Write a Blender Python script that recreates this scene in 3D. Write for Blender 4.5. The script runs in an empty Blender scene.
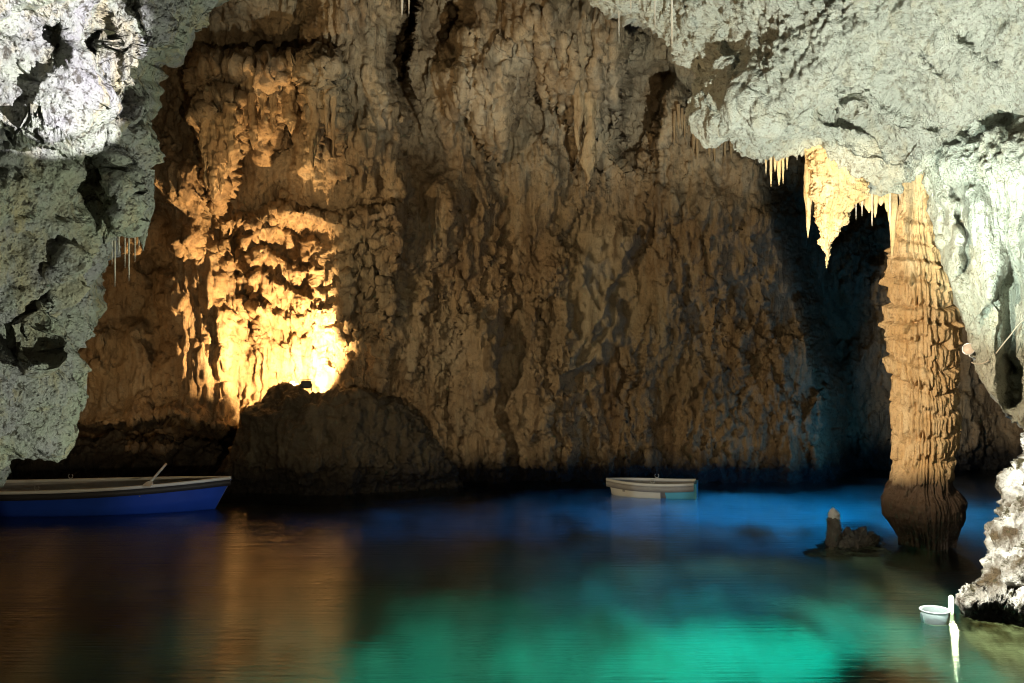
import bpy, math, random
import numpy as np
from mathutils import Vector

random.seed(7)
rng = np.random.default_rng(11)
F = 1005.0            # focal length in pixels of a 1024 wide picture
CX, CY, CAMZ = 512.0, 341.5, 3.0
sc = bpy.context.scene
COL = sc.collection

# ------------------------------------------------------------------ helpers
def P3(px, py, d):
    """A point at distance d in front of the lake shore, seen at a bearing and height."""
    px, py, d = np.broadcast_arrays(np.asarray(px, float), np.asarray(py, float), np.asarray(d, float))
    return np.stack([(px - CX) * d / F, d, CAMZ - (py - CY) * d / F], -1)

def sm(a, b, x):
    t = np.clip((x - a) / (b - a), 0, 1)
    return t * t * (3 - 2 * t)

_perm = rng.permutation(256).astype(np.int32)
_perm = np.concatenate([_perm, _perm, _perm])
_g = rng.normal(size=(256, 3)); _g /= np.linalg.norm(_g, axis=1)[:, None]; _g = _g.astype(np.float32)
def perlin(p):
    sh = p.shape[:-1]
    p = np.ascontiguousarray(p.reshape(-1, 3), dtype=np.float32)
    out = np.empty(len(p), np.float32)
    for a in range(0, len(p), 250000):
        q = p[a:a + 250000]
        i = np.floor(q).astype(np.int32); f = q - i; i &= 255
        u = f * f * f * (f * (f * 6 - 15) + 10)
        r = []
        for dz in (0, 1):
            for dy in (0, 1):
                for dx in (0, 1):
                    h = _perm[_perm[_perm[i[:, 0] + dx] + i[:, 1] + dy] + i[:, 2] + dz]
                    g = _g[h]
                    r.append(g[:, 0] * (f[:, 0] - dx) + g[:, 1] * (f[:, 1] - dy) + g[:, 2] * (f[:, 2] - dz))
        l = lambda s, t, w: s + (t - s) * w
        x0 = l(r[0], r[1], u[:, 0]); x1 = l(r[2], r[3], u[:, 0]); x2 = l(r[4], r[5], u[:, 0]); x3 = l(r[6], r[7], u[:, 0])
        out[a:a + 250000] = l(l(x0, x1, u[:, 1]), l(x2, x3, u[:, 1]), u[:, 2]) * 1.6
    return out.reshape(sh)
def fbm(p, octv=4, gain=.5, lac=2.03):
    s = 0; a = 1.
    for k in range(octv):
        s = s + a * perlin(p + 17.3 * k); p = p * lac; a *= gain
    return s
def ridged(p, octv=4, gain=.5, lac=2.03):
    s = 0; a = 1.
    for k in range(octv):
        s = s + a * (1 - 2 * np.abs(perlin(p + 9.1 * k))); p = p * lac; a *= gain
    return s
def billow(p, octv=3, gain=.5, lac=2.03):
    s = 0; a = 1.
    for k in range(octv):
        s = s + a * (2 * np.abs(perlin(p + 5.7 * k)) - .4); p = p * lac; a *= gain
    return s

def grid_normals(V, flip=False):
    du = np.gradient(V, axis=1); dv = np.gradient(V, axis=0)
    n = np.cross(du, dv); n /= np.linalg.norm(n, axis=-1)[..., None] + 1e-12
    return -n if flip else n

def link(name, me, mat=None, parent=None):
    o = bpy.data.objects.new(name, me); COL.objects.link(o)
    if mat: me.materials.append(mat)
    if parent: o.parent = parent
    return o

def grid_mesh(name, V, mat, close_u=False, attr=None, flip=False, parent=None):
    """(rows, cols, 3) array of points -> one quad mesh."""
    r, c = V.shape[:2]
    idx = np.arange(r * c).reshape(r, c)
    if close_u: idx = np.concatenate([idx, idx[:, :1]], 1)
    q = np.stack([idx[:-1, :-1], idx[:-1, 1:], idx[1:, 1:], idx[1:, :-1]], -1).reshape(-1, 4)
    if flip: q = q[:, ::-1]
    me = bpy.data.meshes.new(name)
    me.vertices.add(r * c); me.vertices.foreach_set('co', np.ascontiguousarray(V, np.float32).ravel())
    n = len(q)
    me.loops.add(n * 4); me.loops.foreach_set('vertex_index', np.ascontiguousarray(q, np.int32).ravel())
    me.polygons.add(n); me.polygons.foreach_set('loop_start', np.arange(0, n * 4, 4, dtype=np.int32))
    me.update(calc_edges=True)
    me.polygons.foreach_set('use_smooth', np.ones(n, bool))
    for k, v in (attr or {}).items():
        a = me.attributes.new(k, 'FLOAT', 'POINT'); a.data.foreach_set('value', np.ascontiguousarray(v, np.float32).ravel())
    return link(name, me, mat, parent)

def pymesh(name, verts, faces, mat, parent=None, smooth=False):
    me = bpy.data.meshes.new(name); me.from_pydata([tuple(map(float, v)) for v in verts], [], faces); me.update()
    if smooth:
        for p in me.polygons: p.use_smooth = True
    return link(name, me, mat, parent)

def tag(o, label, cat, group=None):
    o['label'] = label; o['category'] = cat
    if group: o['group'] = group
    return o
def structure(o):
    o['kind'] = 'structure'; return o
def thing(name, loc, label, cat, group=None, rz=0.):
    o = bpy.data.objects.new(name, None); COL.objects.link(o)
    o.location = loc; o.rotation_euler = (0, 0, rz); o.empty_display_size = .1
    return tag(o, label, cat, group)

def resample(pts, n, smooth=3):
    pts = np.asarray(pts, float)
    s = np.concatenate([[0], np.cumsum(np.linalg.norm(np.diff(pts[:, :2], axis=0), axis=1))])
    t = np.linspace(0, s[-1], n)
    out = np.stack([np.interp(t, s, pts[:, k]) for k in range(pts.shape[1])], 1)
    if smooth:
        k = max(1, int(n * smooth / 300))
        pad = np.pad(out, ((k, k), (0, 0)), mode='edge')
        ker = np.ones(2 * k + 1) / (2 * k + 1)
        out = np.stack([np.convolve(pad[:, j], ker, 'valid') for j in range(out.shape[1])], 1)
    return out

# ------------------------------------------------------------------ materials
def nodes_of(name):
    m = bpy.data.materials.new(name); m.use_nodes = True
    nt = m.node_tree; nt.nodes.clear()
    return m, nt, nt.nodes, nt.links

def rock_mat(name, c1, c2, c3, scale=1.0, rough=.7, bump=1.0, flute=0.0, pits=.0, pale=None, tide=None, spec=.3, fine=1.0, dark=None, darkamt=.5, dfreq=9., streak=0.):
    """Limestone: three mineral colours in patches, fine bump, pits, flowstone fluting, an optional algae band at the water line."""
    m, nt, N, L = nodes_of(name)
    out = N.new('ShaderNodeOutputMaterial'); b = N.new('ShaderNodeBsdfPrincipled')
    L.new(b.outputs[0], out.inputs[0])
    geo = N.new('ShaderNodeNewGeometry')
    def mapping(sx, sy, sz):
        mp = N.new('ShaderNodeMapping'); mp.inputs['Scale'].default_value = (sx, sy, sz)
        L.new(geo.outputs['Position'], mp.inputs[0]); return mp.outputs[0]
    def noise(vec, s, det=6, ro=.6, dist=0.):
        n = N.new('ShaderNodeTexNoise'); n.inputs['Scale'].default_value = s; n.inputs['Detail'].default_value = det
        n.inputs['Roughness'].default_value = ro; n.inputs['Distortion'].default_value = dist
        L.new(vec, n.inputs['Vector']); return n.outputs['Fac']
    def ramp(f, a, c):
        r = N.new('ShaderNodeMapRange'); r.inputs['From Min'].default_value = a; r.inputs['From Max'].default_value = c
        L.new(f, r.inputs['Value']); return r.outputs[0]
    def mix(f, a, c, blend='MIX'):
        x = N.new('ShaderNodeMix'); x.data_type = 'RGBA'; x.blend_type = blend
        if isinstance(f, float): x.inputs[0].default_value = f
        else: L.new(f, x.inputs[0])
        for k, v in ((6, a), (7, c)):
            if isinstance(v, tuple): x.inputs[k].default_value = (*v, 1)
            else: L.new(v, x.inputs[k])
        return x.outputs[2]
    def math_(op, a, c):
        x = N.new('ShaderNodeMath'); x.operation = op
        for k, v in ((0, a), (1, c)):
            if isinstance(v, (int, float)): x.inputs[k].default_value = v
            else: L.new(v, x.inputs[k])
        return x.outputs[0]
    v1 = mapping(scale, scale, scale); v2 = mapping(scale * 1.6, scale * 1.6, scale * .45)
    col = mix(ramp(noise(v1, 1.1, 5), .38, .62), c1, c2)
    col = mix(ramp(noise(v2, 1.7, 7, .65, .6), .5, .68), col, c3)
    if dark:
        col = mix(math_('MULTIPLY', ramp(noise(v1, dfreq, 6, .65, .4), .54, .62), darkamt), col, dark)
    if pale:
        at = N.new('ShaderNodeAttribute'); at.attribute_name = 'pale'
        col = mix(at.outputs['Fac'], col, pale)
    # grain
    g = noise(v1, 26, 5, .7)
    col = mix(.35, col, mix(ramp(g, .3, .7), (.25, .22, .2), (1., 1., 1.)), 'MULTIPLY')
    if streak:
        st = ramp(noise(mapping(3.2, 3.2, .28), 1., 6, .62, .5), .52, .66)
        col = mix(math_('MULTIPLY', st, streak), col, (.10, .065, .035))
        st2 = ramp(noise(mapping(2.1, 2.1, .35), 1.3, 5, .6, .4), .58, .70)
        col = mix(math_('MULTIPLY', st2, streak * .4), col, (.46, .41, .32))
        gr = ramp(noise(mapping(.35, .35, .35), 1.2, 4, .5), .5, .66)
        col = mix(math_('MULTIPLY', gr, .22), col, (.24, .24, .17))
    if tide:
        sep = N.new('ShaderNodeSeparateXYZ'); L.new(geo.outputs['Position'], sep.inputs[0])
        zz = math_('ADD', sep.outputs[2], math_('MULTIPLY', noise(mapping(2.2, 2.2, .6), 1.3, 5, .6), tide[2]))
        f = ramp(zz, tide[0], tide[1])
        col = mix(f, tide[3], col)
    L.new(col, b.inputs['Base Color'])
    b.inputs['Roughness'].default_value = rough; b.inputs['Specular IOR Level'].default_value = spec
    # bump: height fields summed in metres
    h = math_('MULTIPLY', noise(v1, 7, 9, .68), .09 * bump)
    h = math_('ADD', h, math_('MULTIPLY', noise(v1, 34, 5, .7), .022 * bump * fine))
    if flute:
        h = math_('ADD', h, math_('MULTIPLY', noise(mapping(scale * 14, scale * 14, scale * 1.1), 1.0, 4, .6), .05 * flute))
    if pits:
        vo = N.new('ShaderNodeTexVoronoi'); vo.inputs['Scale'].default_value = 16
        L.new(v1, vo.inputs['Vector'])
        h = math_('ADD', h, math_('MULTIPLY', ramp(vo.outputs['Distance'], .0, .42), .03 * pits))
    bp = N.new('ShaderNodeBump'); bp.inputs['Strength'].default_value = 1.0; bp.inputs['Distance'].default_value = 1.0
    L.new(h, bp.inputs['Height']); L.new(bp.outputs[0], b.inputs['Normal'])
    return m

def plain_mat(name, col, rough=.5, metal=0., spec=.4, var=.25, sc_=8., emit=None, es=0.):
    m, nt, N, L = nodes_of(name)
    out = N.new('ShaderNodeOutputMaterial'); b = N.new('ShaderNodeBsdfPrincipled'); L.new(b.outputs[0], out.inputs[0])
    tc = N.new('ShaderNodeTexCoord'); n = N.new('ShaderNodeTexNoise'); n.inputs['Scale'].default_value = sc_; n.inputs['Detail'].default_value = 6
    L.new(tc.outputs['Object'], n.inputs['Vector'])
    x = N.new('ShaderNodeMix'); x.data_type = 'RGBA'; L.new(n.outputs['Fac'], x.inputs[0])
    x.inputs[6].default_value = (*[c * (1 - var) for c in col], 1); x.inputs[7].default_value = (*[min(1, c * (1 + var)) for c in col], 1)
    L.new(x.outputs[2], b.inputs['Base Color'])
    b.inputs['Roughness'].default_value = rough; b.inputs['Metallic'].default_value = metal; b.inputs['Specular IOR Level'].default_value = spec
    if emit:
        b.inputs['Emission Color'].default_value = (*emit, 1); b.inputs['Emission Strength'].default_value = es
    return m

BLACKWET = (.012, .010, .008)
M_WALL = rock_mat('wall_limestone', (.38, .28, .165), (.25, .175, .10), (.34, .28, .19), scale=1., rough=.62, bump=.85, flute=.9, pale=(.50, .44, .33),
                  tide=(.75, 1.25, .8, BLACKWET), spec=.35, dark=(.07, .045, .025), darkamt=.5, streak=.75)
M_LEFT = rock_mat('pitted_grey_limestone', (.42, .45, .35), (.37, .36, .37), (.50, .43, .27), scale=1.6, rough=.75, bump=.8, pits=.9, pale=(.46, .42, .30),
                  spec=.25, dark=(.07, .06, .045), darkamt=.9)
M_RIGHT = rock_mat('pale_popcorn_limestone', (.66, .67, .58), (.55, .57, .49), (.60, .57, .44), scale=1.5, rough=.75, bump=1.3, pits=.6, spec=.25, fine=1.1,
                   dark=(.20, .17, .11), darkamt=.6)
M_COL = rock_mat('amber_flowstone', (.66, .47, .26), (.58, .38, .18), (.70, .54, .33), scale=1.7, rough=.55, bump=.5, flute=.5, spec=.4,
                 tide=(1.05, 1.35, .35, (.055, .032, .018)), dark=(.22, .12, .05), darkamt=.4)
M_DRAPE = rock_mat('cream_flowstone', (.74, .54, .28), (.66, .44, .20), (.78, .64, .42), scale=2.2, rough=.5, bump=.4, flute=.5, spec=.4)
M_STRAW = rock_mat('white_calcite', (.72, .66, .54), (.60, .50, .38), (.75, .72, .66), scale=3, rough=.5, bump=.2, spec=.4)
M_BROWNSTAL = rock_mat('brown_flowstone', (.40, .29, .16), (.30, .20, .105), (.36, .28, .17), scale=2., rough=.6, bump=.5, flute=1., spec=.35)
M_LOW = rock_mat('mottled_shore_limestone', (.09, .06, .025), (.78, .76, .66), (.07, .045, .02), scale=2.2, rough=.7, bump=1.0, pits=.6, spec=.3, dark=(.05, .04, .012), darkamt=1., dfreq=3.)  # white crust patches double as painted highlights on the dark brown rock
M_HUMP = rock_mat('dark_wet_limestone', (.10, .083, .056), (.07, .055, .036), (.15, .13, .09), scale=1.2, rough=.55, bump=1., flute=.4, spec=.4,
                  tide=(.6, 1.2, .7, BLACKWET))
M_STUMP = rock_mat('stump_stone', (.12, .10, .08), (.08, .065, .05), (.18, .16, .13), scale=4, rough=.5, bump=.5, spec=.4)
M_TIP = rock_mat('pale_tip_stone', (.75, .74, .7), (.6, .58, .52), (.7, .66, .6), scale=4, rough=.5, bump=.3)
M_BED = rock_mat('lake_bed_stone', (.50, .52, .46), (.34, .36, .32), (.16, .17, .15), scale=.55, rough=.9, bump=.5, spec=.1)
M_CEIL = rock_mat('ceiling_limestone', (.26, .22, .17), (.2, .17, .13), (.3, .26, .2), scale=.8, rough=.8, bump=1.)

# ------------------------------------------------------------------ the far cave wall
def polydist(PX, PY, pts):
    d = np.full(PX.shape, 1e9)
    for (ax, ay), (bx, by) in zip(pts[:-1], pts[1:]):
        vx, vy = bx - ax, by - ay
        t = np.clip(((PX - ax) * vx + (PY - ay) * vy) / (vx * vx + vy * vy), 0, 1)
        d = np.minimum(d, np.hypot(PX - ax - t * vx, PY - ay - t * vy))
    return d
def box(PX, PY, xl, xr, yt, yb, sl, sr, st, sb):
    return sm(xl - sl, xl + sl, PX) * (1 - sm(xr - sr, xr + sr, PX)) * sm(yt - st, yt + st, PY) * (1 - sm(yb - sb, yb + sb, PY))

def build_wall():
    xs = np.concatenate([np.linspace(-420, -20, 110, endpoint=False), np.linspace(-20, 1010, 800, endpoint=False), np.linspace(1010, 1400, 120)])
    ys = np.concatenate([np.linspace(-420, -10, 120, endpoint=False), np.linspace(-10, 500, 400, endpoint=False), np.linspace(500, 560, 14)])
    PX, PY = np.meshgrid(xs, ys)
    D0 = 21.0
    B = P3(PX, PY, D0)
    w1 = fbm(B * .55 + 3.1, 4); w2 = fbm(B * .55 + 41.7, 4)
    w3 = fbm(B * 2.3 + 11.7, 3)
    X = PX + 16 * w1 + 5 * w3; Y = PY + 16 * w2
    # one-dimensional drip profile: where each drapery ends
    one = np.stack([xs * .055, xs * 0, xs * 0 + 2.2], -1)
    drip = perlin(one) + .6 * perlin(one * 2.7 + 4)
    drip = np.broadcast_to(drip[None, :], PX.shape)
    dep = np.full(PX.shape, D0)
    pale = np.zeros(PX.shape)
    # room shape: the wall curves round to the left and right, closes overhead
    dep -= 5.5 * sm(60, -420, PX)
    dep -= 4.5 * sm(1020, 1400, PX)
    corner = np.interp(PY, [100, 180, 290, 390, 480], [748, 757, 792, 820, 824]) + 2.5 * w3
    dep -= .5 * sm(-170, -10, PX - corner) * sm(60, 180, PY)
    dep += 2.6 * sm(-4, 34, PX - corner) * sm(70, 130, PY)
    dep += .35 * sm(0, 10, PX - corner + 34) * sm(260, 320, PY)
    dep -= 3.5 * sm(0, -420, PY)
    # large swells
    dep -= .7 * fbm(B * np.array([.28, .28, .2]) + 7.7, 3)
    dep -= .35 * fbm(B * np.array([.9, .9, .55]) + 1.7, 4)
    # brown pillar, upper left centre
    a = np.clip(1 - ((X - 352) / 56.) ** 2, 0, 1) ** .5
    dep -= 1.7 * a * (1 - sm(150, 260, Y))
    dep += 2.2 * box(X, Y, 398, 414, -420, 95, 3, 4, 1, 50)
    # shelf with a curtain of drips, left of the pillar
    yb = 150 + 45 * drip + 55 * np.exp(-((PX - 217) / 17.) ** 2) - 35 * np.exp(-((PX - 300) / 18.) ** 2) - 20 * np.exp(-((PX - 240) / 5.) ** 2)
    cur = sm(188, 200, X) * (1 - sm(325, 350, X))
    prof = np.clip((yb - PY) / 90., 0, 1) ** .45 * sm(50, 64, PY + 6 * w3)
    dep -= 1.35 * cur * prof
    for y0, am in ((62, .28), (96, .24), (114, .26)):
        dep -= am * box(X, PY + 5 * np.cos((X - 217) / 9.), 198, 238, y0, y0 + 14, 3, 3, 2, 12)
    dep -= .35 * box(X, PY, 239, 345, 58 + 10 * drip, 80 + 14 * drip, 3, 8, 3, 10)
    dep -= .6 * box(X, Y + 30 * w1 + .12 * (X - 260), 150, 345, -420, 36, 40, 40, 1, 26)
    # hanging prow in the upper middle
    pb = (120 + 40 * np.exp(-((PX - 497) / 17.) ** 2) + 22 * np.exp(-((PX - 590) / 11.) ** 2) - 26 * np.exp(-((PX - 530) / 15.) ** 2)
          - 75 * sm(606, 640, PX) + 26 * drip)
    pr = sm(452, 486, X + .12 * PY) * (1 - sm(618, 634, X - .1 * PY))
    dep -= 1.9 * pr * np.clip((pb - PY) / 80., 0, 1) ** .4
    dep += .7 * box(X, PY, 448, 456, -420, 40, 2, 3, 1, 30)
    dep -= .5 * box(X, Y, 505, 560, -420, 60, 10, 10, 1, 50)
    # dark recess between the prow and the pale overhang; ledge with a lit rim
    dep += 2.4 * sm(600, 640, X) * (1 - sm(-14, 10, Y - (70 + (X - 655) * .62))) * sm(0, -300, -PY + 0 * X + 1)
    dep += 1.6 * sm(622, 634, X) * (1 - sm(0, 14, X - (672 - (PY - 70) * .22))) * (1 - sm(120, 190, PY)) * sm(60, 80, PY)  # groove cut in the outline of the shadow beside the prow
    # middle and right of the wall: fringes of small drips
    yf = 150 + 20 * drip + 12 * w3
    dep -= .28 * sm(640, 665, X) * (1 - sm(760, 790, X)) * np.clip((yf - PY) / 40, 0, 1) ** .5 * sm(95, 125, PY)
    yf = 232 + 20 * drip + 25 * w1
    dep -= .25 * sm(600, 640, X) * (1 - sm(735, 760, X)) * np.clip((yf - PY) / 40, 0, 1) ** .5 * sm(180, 215, PY)
    # pale slab and other plates
    slab = box(X - (368 - PY) * .22, PY + .35 * (X - 590), 566, 606, 238, 366, 8, 10, 18, 4)
    dep -= .4 * slab; pale += .65 * slab
    dep -= .55 * box(X, Y, 380, 438, 285, 480, 10, 14, 20, 30)
    dep -= .35 * box(X, Y, 438, 505, 330, 500, 8, 6, 30, 10); pale += .2 * box(X, Y, 438, 550, 330, 450, 20, 30, 30, 20)
    dep -= .4 * box(X, Y, 515, 570, 300, 480, 10, 10, 40, 20)
    dep -= .45 * box(X, Y, 385, 470, 180, 250, 20, 30, 20, 15)
    for pts, wd, am in ((((490, 245), (512, 272), (515, 300), (500, 330), (505, 380), (510, 440), (516, 480)), 5, .45),
                        (((470, 300), (500, 310), (480, 345)), 4, .25),
                        (((560, 372), (592, 352), (610, 320), (622, 280)), 4, .3),
                        (((690, 215), (712, 275), (728, 330), (765, 392)), 3.5, .32),
                        (((700, 380), (693, 430), (693, 490)), 3, .3),
                        (((437, 270), (430, 340), (418, 400), (428, 445), (434, 485)), 5, .4),
                        (((386, 230), (383, 300), (390, 335)), 5, .4),
                        (((643, 175), (646, 240)), 3, .3), (((655, 300), (640, 350), (630, 420)), 3, .22),
                        (((540, 300), (548, 380), (560, 470)), 3.5, .3), (((745, 300), (770, 350), (790, 420)), 3, .25),
                        (((455, 330), (452, 400), (458, 470)), 3, .2), (((590, 400), (600, 470)), 3, .2), (((735, 400), (728, 450), (730, 480)), 3, .2)):
        d = polydist(PX + 5 * w1 + 7 * w3, PY + 7 * w2, pts)
        am = am * .62 * (.35 + .65 * sm(-.4, .4, w3)); wd = wd * .8
        dep += am * np.exp(-(d / wd) ** 2) - .35 * am * np.exp(-((d - 2.4 * wd) / (1.6 * wd)) ** 2)
    # lit bay on the left
    dep += 1.3 * box(X, Y, 60, 318, 215, 420, 40, 26, 30, 30)
    dep -= 1.2 * box(X, Y + .35 * (X - 160), 95, 205, 140, 262, 20, 14, 30, 8)
    dep -= 1.3 * box(X, Y, 168, 222, 232, 440, 14, 12, 26, 24) * (1 - .3 * sm(300, 420, Y))
    dep -= .5 * box(X, Y, 96, 158, 330, 420, 14, 14, 12, 14)
    lump = box(X, Y, 226, 400, 205, 350, 16, 26, 14, 40)
    dep -= .75 * lump * sm(204, 214, PY + 5 * np.cos((X - 290) / 15.)) * (1 - sm(300, 350, PY))
    for k, y0 in enumerate((212, 236, 258, 282, 308, 334)):
        yy = PY + 9 * np.cos((X - 290 + 13 * k) / 17.) + 8 * drip
        dep -= .30 * lump * box(X, yy, 200, 420, y0, y0 + 15, 20, 20, 3, 13)
    dep += .5 * box(X, Y, 236, 250, 215, 345, 4, 5, 20, 25)
    pz = sm(390, 470, PX) * sm(120, 220, PY)
    for k in range(4):
        dep -= .11 * pz * sm(-.035, .035, fbm(B * np.array([.75, .75, .36]) + 13.7 * k + 2, 4, .55))
    # low dark cavern behind the blue boat, undercut water line
    dep += 2.6 * sm(418, 436, Y) * (1 - sm(215, 240, X)) * sm(-60, 0, PX)
    dep -= 1.2 * sm(438, 452, Y) * (1 - sm(215, 245, X))
    dep += 1.3 * sm(464, 492, PY + 5 * drip) * sm(215, 245, X)
    # detail
    V = P3(PX, PY, dep)
    wv = V + .13 * np.stack([fbm(V * 1.1 + 5, 3), 0 * w1, fbm(V * 1.1 + 25, 3)], -1)
    bark = fbm(wv * np.array([3.8, 3.6, .55]), 7, .56)
    fl = perlin((.6 * V + .4 * wv) * np.array([6.5, 4, .33]) + .35 * w2[..., None]); fl2 = perlin((.6 * V + .4 * wv) * np.array([15, 9, .6]) + 5)
    dr = np.clip(cur * sm(0, .3, prof) + a * (1 - sm(150, 230, Y)) * .8 + .75 * pr * sm(0, .25, np.clip((pb - PY) / 80., 0, 1)) + .6 * box(X, Y, 160, 225, 240, 430, 12, 12, 20, 20), 0, 1)
    d1 = perlin(V * np.array([5.2, 2.5, .13]) + 31 + .25 * w3[..., None]); d2 = perlin(V * np.array([12.5, 6, .35]) + 37); d3 = perlin(V * np.array([2.2, 1.5, 2.4]) + 71)
    msk = sm(-.25, .35, fbm(B * np.array([.8, .8, .5]) + 91, 3))
    grain = fbm(wv * np.array([11, 11, 6.]), 5, .66)
    gouge = sm(.25, .75, fbm(wv * np.array([1.5, 1.5, .38]) + 13, 5, .52))
    calm = sm(400, 520, PX) * sm(130, 240, PY)
    sheet = sm(-.15, .3, fbm(B * np.array([.5, .5, .35]) + 71, 3))
    h = (.12 - .06 * calm) * (1 - .55 * sheet) * bark - (.15 - .09 * calm) * gouge + .045 * grain * (1 - .4 * sheet)
    h += msk * ((.13 - .08 * calm) * (.4 - np.abs(fl)) + .07 * (.4 - np.abs(fl2))) * 1.6
    fr = sm(630, 660, X) * (1 - sm(750, 785, X)) * (sm(100, 125, PY) * (1 - sm(150, 175, PY + 10 * drip)) + sm(190, 212, PY) * (1 - sm(232, 252, PY + 10 * drip)))
    h *= 1 - .45 * sheet * calm
    h *= 1 - .82 * dr
    h += dr * (.36 * (.42 - np.abs(d1)) + .12 * (.4 - np.abs(d2)) + .05 * d3)
    h += .13 * fr * (.45 - np.abs(perlin(V * np.array([9, 5, .6]) + 3)))
    h += .05 * cur * prof * np.abs(perlin(V * np.array([10, 6, .3]))) * 4
    h += lump * (.07 * fbm(V * np.array([3.2, 3.2, 2.2]), 5, .58) + .16 * (.42 - np.abs(perlin(V * np.array([6, 4, .9]) + 3))))
    h -= h.mean()
    n = grid_normals(V)
    n *= np.where((n * (V - np.array([0, 0, CAMZ]))).sum(-1, keepdims=True) > 0, -1, 1)
    k = np.ones((5,)) / 5.
    V = V + n * h[..., None]
    global WALLD
    WALLD = (xs, ys, V[..., 1].copy())
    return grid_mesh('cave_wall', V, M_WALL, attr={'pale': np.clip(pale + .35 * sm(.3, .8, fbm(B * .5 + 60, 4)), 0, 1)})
structure(build_wall())

def wall_depth(px, py):
    xs, ys, D = WALLD
    i = int(np.searchsorted(xs, px)); j = int(np.searchsorted(ys, py))
    return float(D[max(0, j - 3):j + 4, max(0, i - 3):i + 4].min())
# ------------------------------------------------------------------ lofted rock masses
def shell(name, edge, inner, mat, ns, nf, nb, round_m, back_m, feature=None, amp=(.2, .08, .03), freq=(.8, 2.6, 8.), front_pow=1.6, seed=0., pale=None, smooth=2, flute=0., amod=None):
    """Rock mass: an outline (px, py, distance) lofted to an inner line and rounded over to a back side, then roughened along its normals."""
    E = resample(edge, ns, smooth); A = resample(inner, ns, smooth)
    t = np.concatenate([np.linspace(1, 0, nf) ** front_pow, -np.linspace(0, 1, nb + 1)[1:] ** 1.3])
    T = np.abs(t)[None, :]
    back = (t < 0)[None, :]
    px = E[:, :1] + (A[:, :1] - E[:, :1]) * T * np.where(back, .6, 1.); py = E[:, 1:2] + (A[:, 1:2] - E[:, 1:2]) * T * np.where(back, .6, 1.)
    dist = np.hypot(px - E[:, :1], py - E[:, 1:2]) * E[:, 2:3] / F
    rr = np.sqrt(np.clip(1 - (1 - np.clip(dist / round_m, 0, 1)) ** 2, 0, 1))
    De = E[:, 2:3] + (A[:, 2:3] - E[:, 2:3]) * T
    d = np.where(back, E[:, 2:3] + back_m * rr, De - round_m * rr)
    if feature is not None: d = d - np.where(back, 0, feature(px, py))
    V = P3(px, py, d)
    n = grid_normals(V)
    mid = V[:, nf // 2]; nm = n[:, nf // 2]
    if ((nm * (mid - np.array([0, 0, CAMZ]))).sum(-1)).mean() > 0: n = -n
    s = V + seed
    h = amp[0] * fbm(s * freq[0], 3) + amp[1] * 1.5 * fbm(s * freq[1] + 3, 6, .58) + amp[2] * 1.5 * fbm(s * freq[2] + 7, 4, .65)
    h = h - amp[1] * 1.6 * sm(.35, .8, fbm(s * freq[1] * np.array([.9, .9, .5]) + 31, 4))
    if flute: h = h + flute * (.4 - np.abs(perlin(s * np.array([6, 6, .7])))) * 2
    h = h - h.mean()
    if amod is not None: h = h * amod(px, py)
    V = V + n * h[..., None]
    return grid_mesh(name, V, mat, attr={'pale': pale(px, py, V)} if pale else None)

# left buttress --------------------------------------------------
L_edge = [(236, -260, 9.6), (228, -120, 9.4), (222, -30, 9.3), (217, 8, 9.2), (201, 32, 9.2), (182, 46, 9.1), (166, 56, 9.0), (156, 62, 8.9), (153, 92, 8.9), (145, 130, 8.8),
          (140, 168, 8.7), (138, 205, 8.7), (132, 232, 8.7), (116, 250, 8.8), (98, 276, 8.8), (95, 310, 8.8), (87, 336, 8.8), (77, 350, 8.8), (74, 382, 8.8), (69, 408, 8.8),
          (52, 430, 8.8), (36, 438, 8.8), (18, 450, 8.8), (4, 468, 8.7), (-14, 482, 8.6), (-64, 505, 8.4), (-144, 590, 8.2), (-170, 800, 8.)]
L_in = [(-330, -330, 5.4), (-380, 100, 5.6), (-420, 500, 5.8), (-460, 900, 6.)]
def left_feat(px, py):
    w = 10 * perlin(np.stack([px * .02, py * .02, px * 0], -1)) + 4 * perlin(np.stack([px * .07, py * .07, px * 0 + 3], -1))
    x, y = px + w, py + .8 * w
    f = .55 * (1 - sm(70, 112, x + .1 * y)) * (1 - sm(128, 146, y))          # jutting block at the top
    f += -.22 * box(x, y, 40, 66, 20, 62, 10, 8, 8, 6) - .2 * box(x + .3 * y, y, 20, 60, 48, 140, 8, 10, 8, 8)
    f += .28 * box(x, y, 112, 165, 20, 240, 8, 10, 40, 20)                    # ribs near the edge
    f += .22 * box(x, y, 150, 235, -200, 52, 8, 5, 10, 6)
    f -= .22 * box(x, y, 108, 126, 92, 128, 5, 5, 6, 6)
    f += .18 * box(x, y, 128, 152, 178, 236, 4, 4, 10, 8) + .16 * box(x, y, 100, 124, 190, 232, 5, 4, 10, 8)
    f -= .16 * box(x, y, 122, 130, 170, 200, 3, 3, 6, 6)
    f += .16 * box(x + .35 * (y - 300), y, 46, 74, 245, 372, 6, 5, 14, 12)
    f += .25 * box(x + .5 * (y - 420), y, -60, 60, 350, 470, 10, 8, 14, 10)
    return f
def left_pale(px, py, V):
    return np.clip(.8 * box(px + .35 * (py - 300), py, 46, 76, 250, 370, 10, 8, 14, 14) + .5 * box(px, py, 40, 95, 170, 250, 14, 12, 20, 16), 0, 1) * sm(-.3, .4, fbm(V * 4, 3))
o = shell('rock_buttress', L_edge, L_in, M_LEFT, 620, 420, 60, .75, 2.2, lambda px, py: 1.15 * left_feat(px, py), amp=(.27, .06, .018), freq=(1.1, 2.6, 11.), front_pow=1.5, seed=2.7, pale=left_pale, flute=.015)
tag(o, 'large pitted grey-green rock face hanging over the water beside the blue boat', 'rock face')

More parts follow.
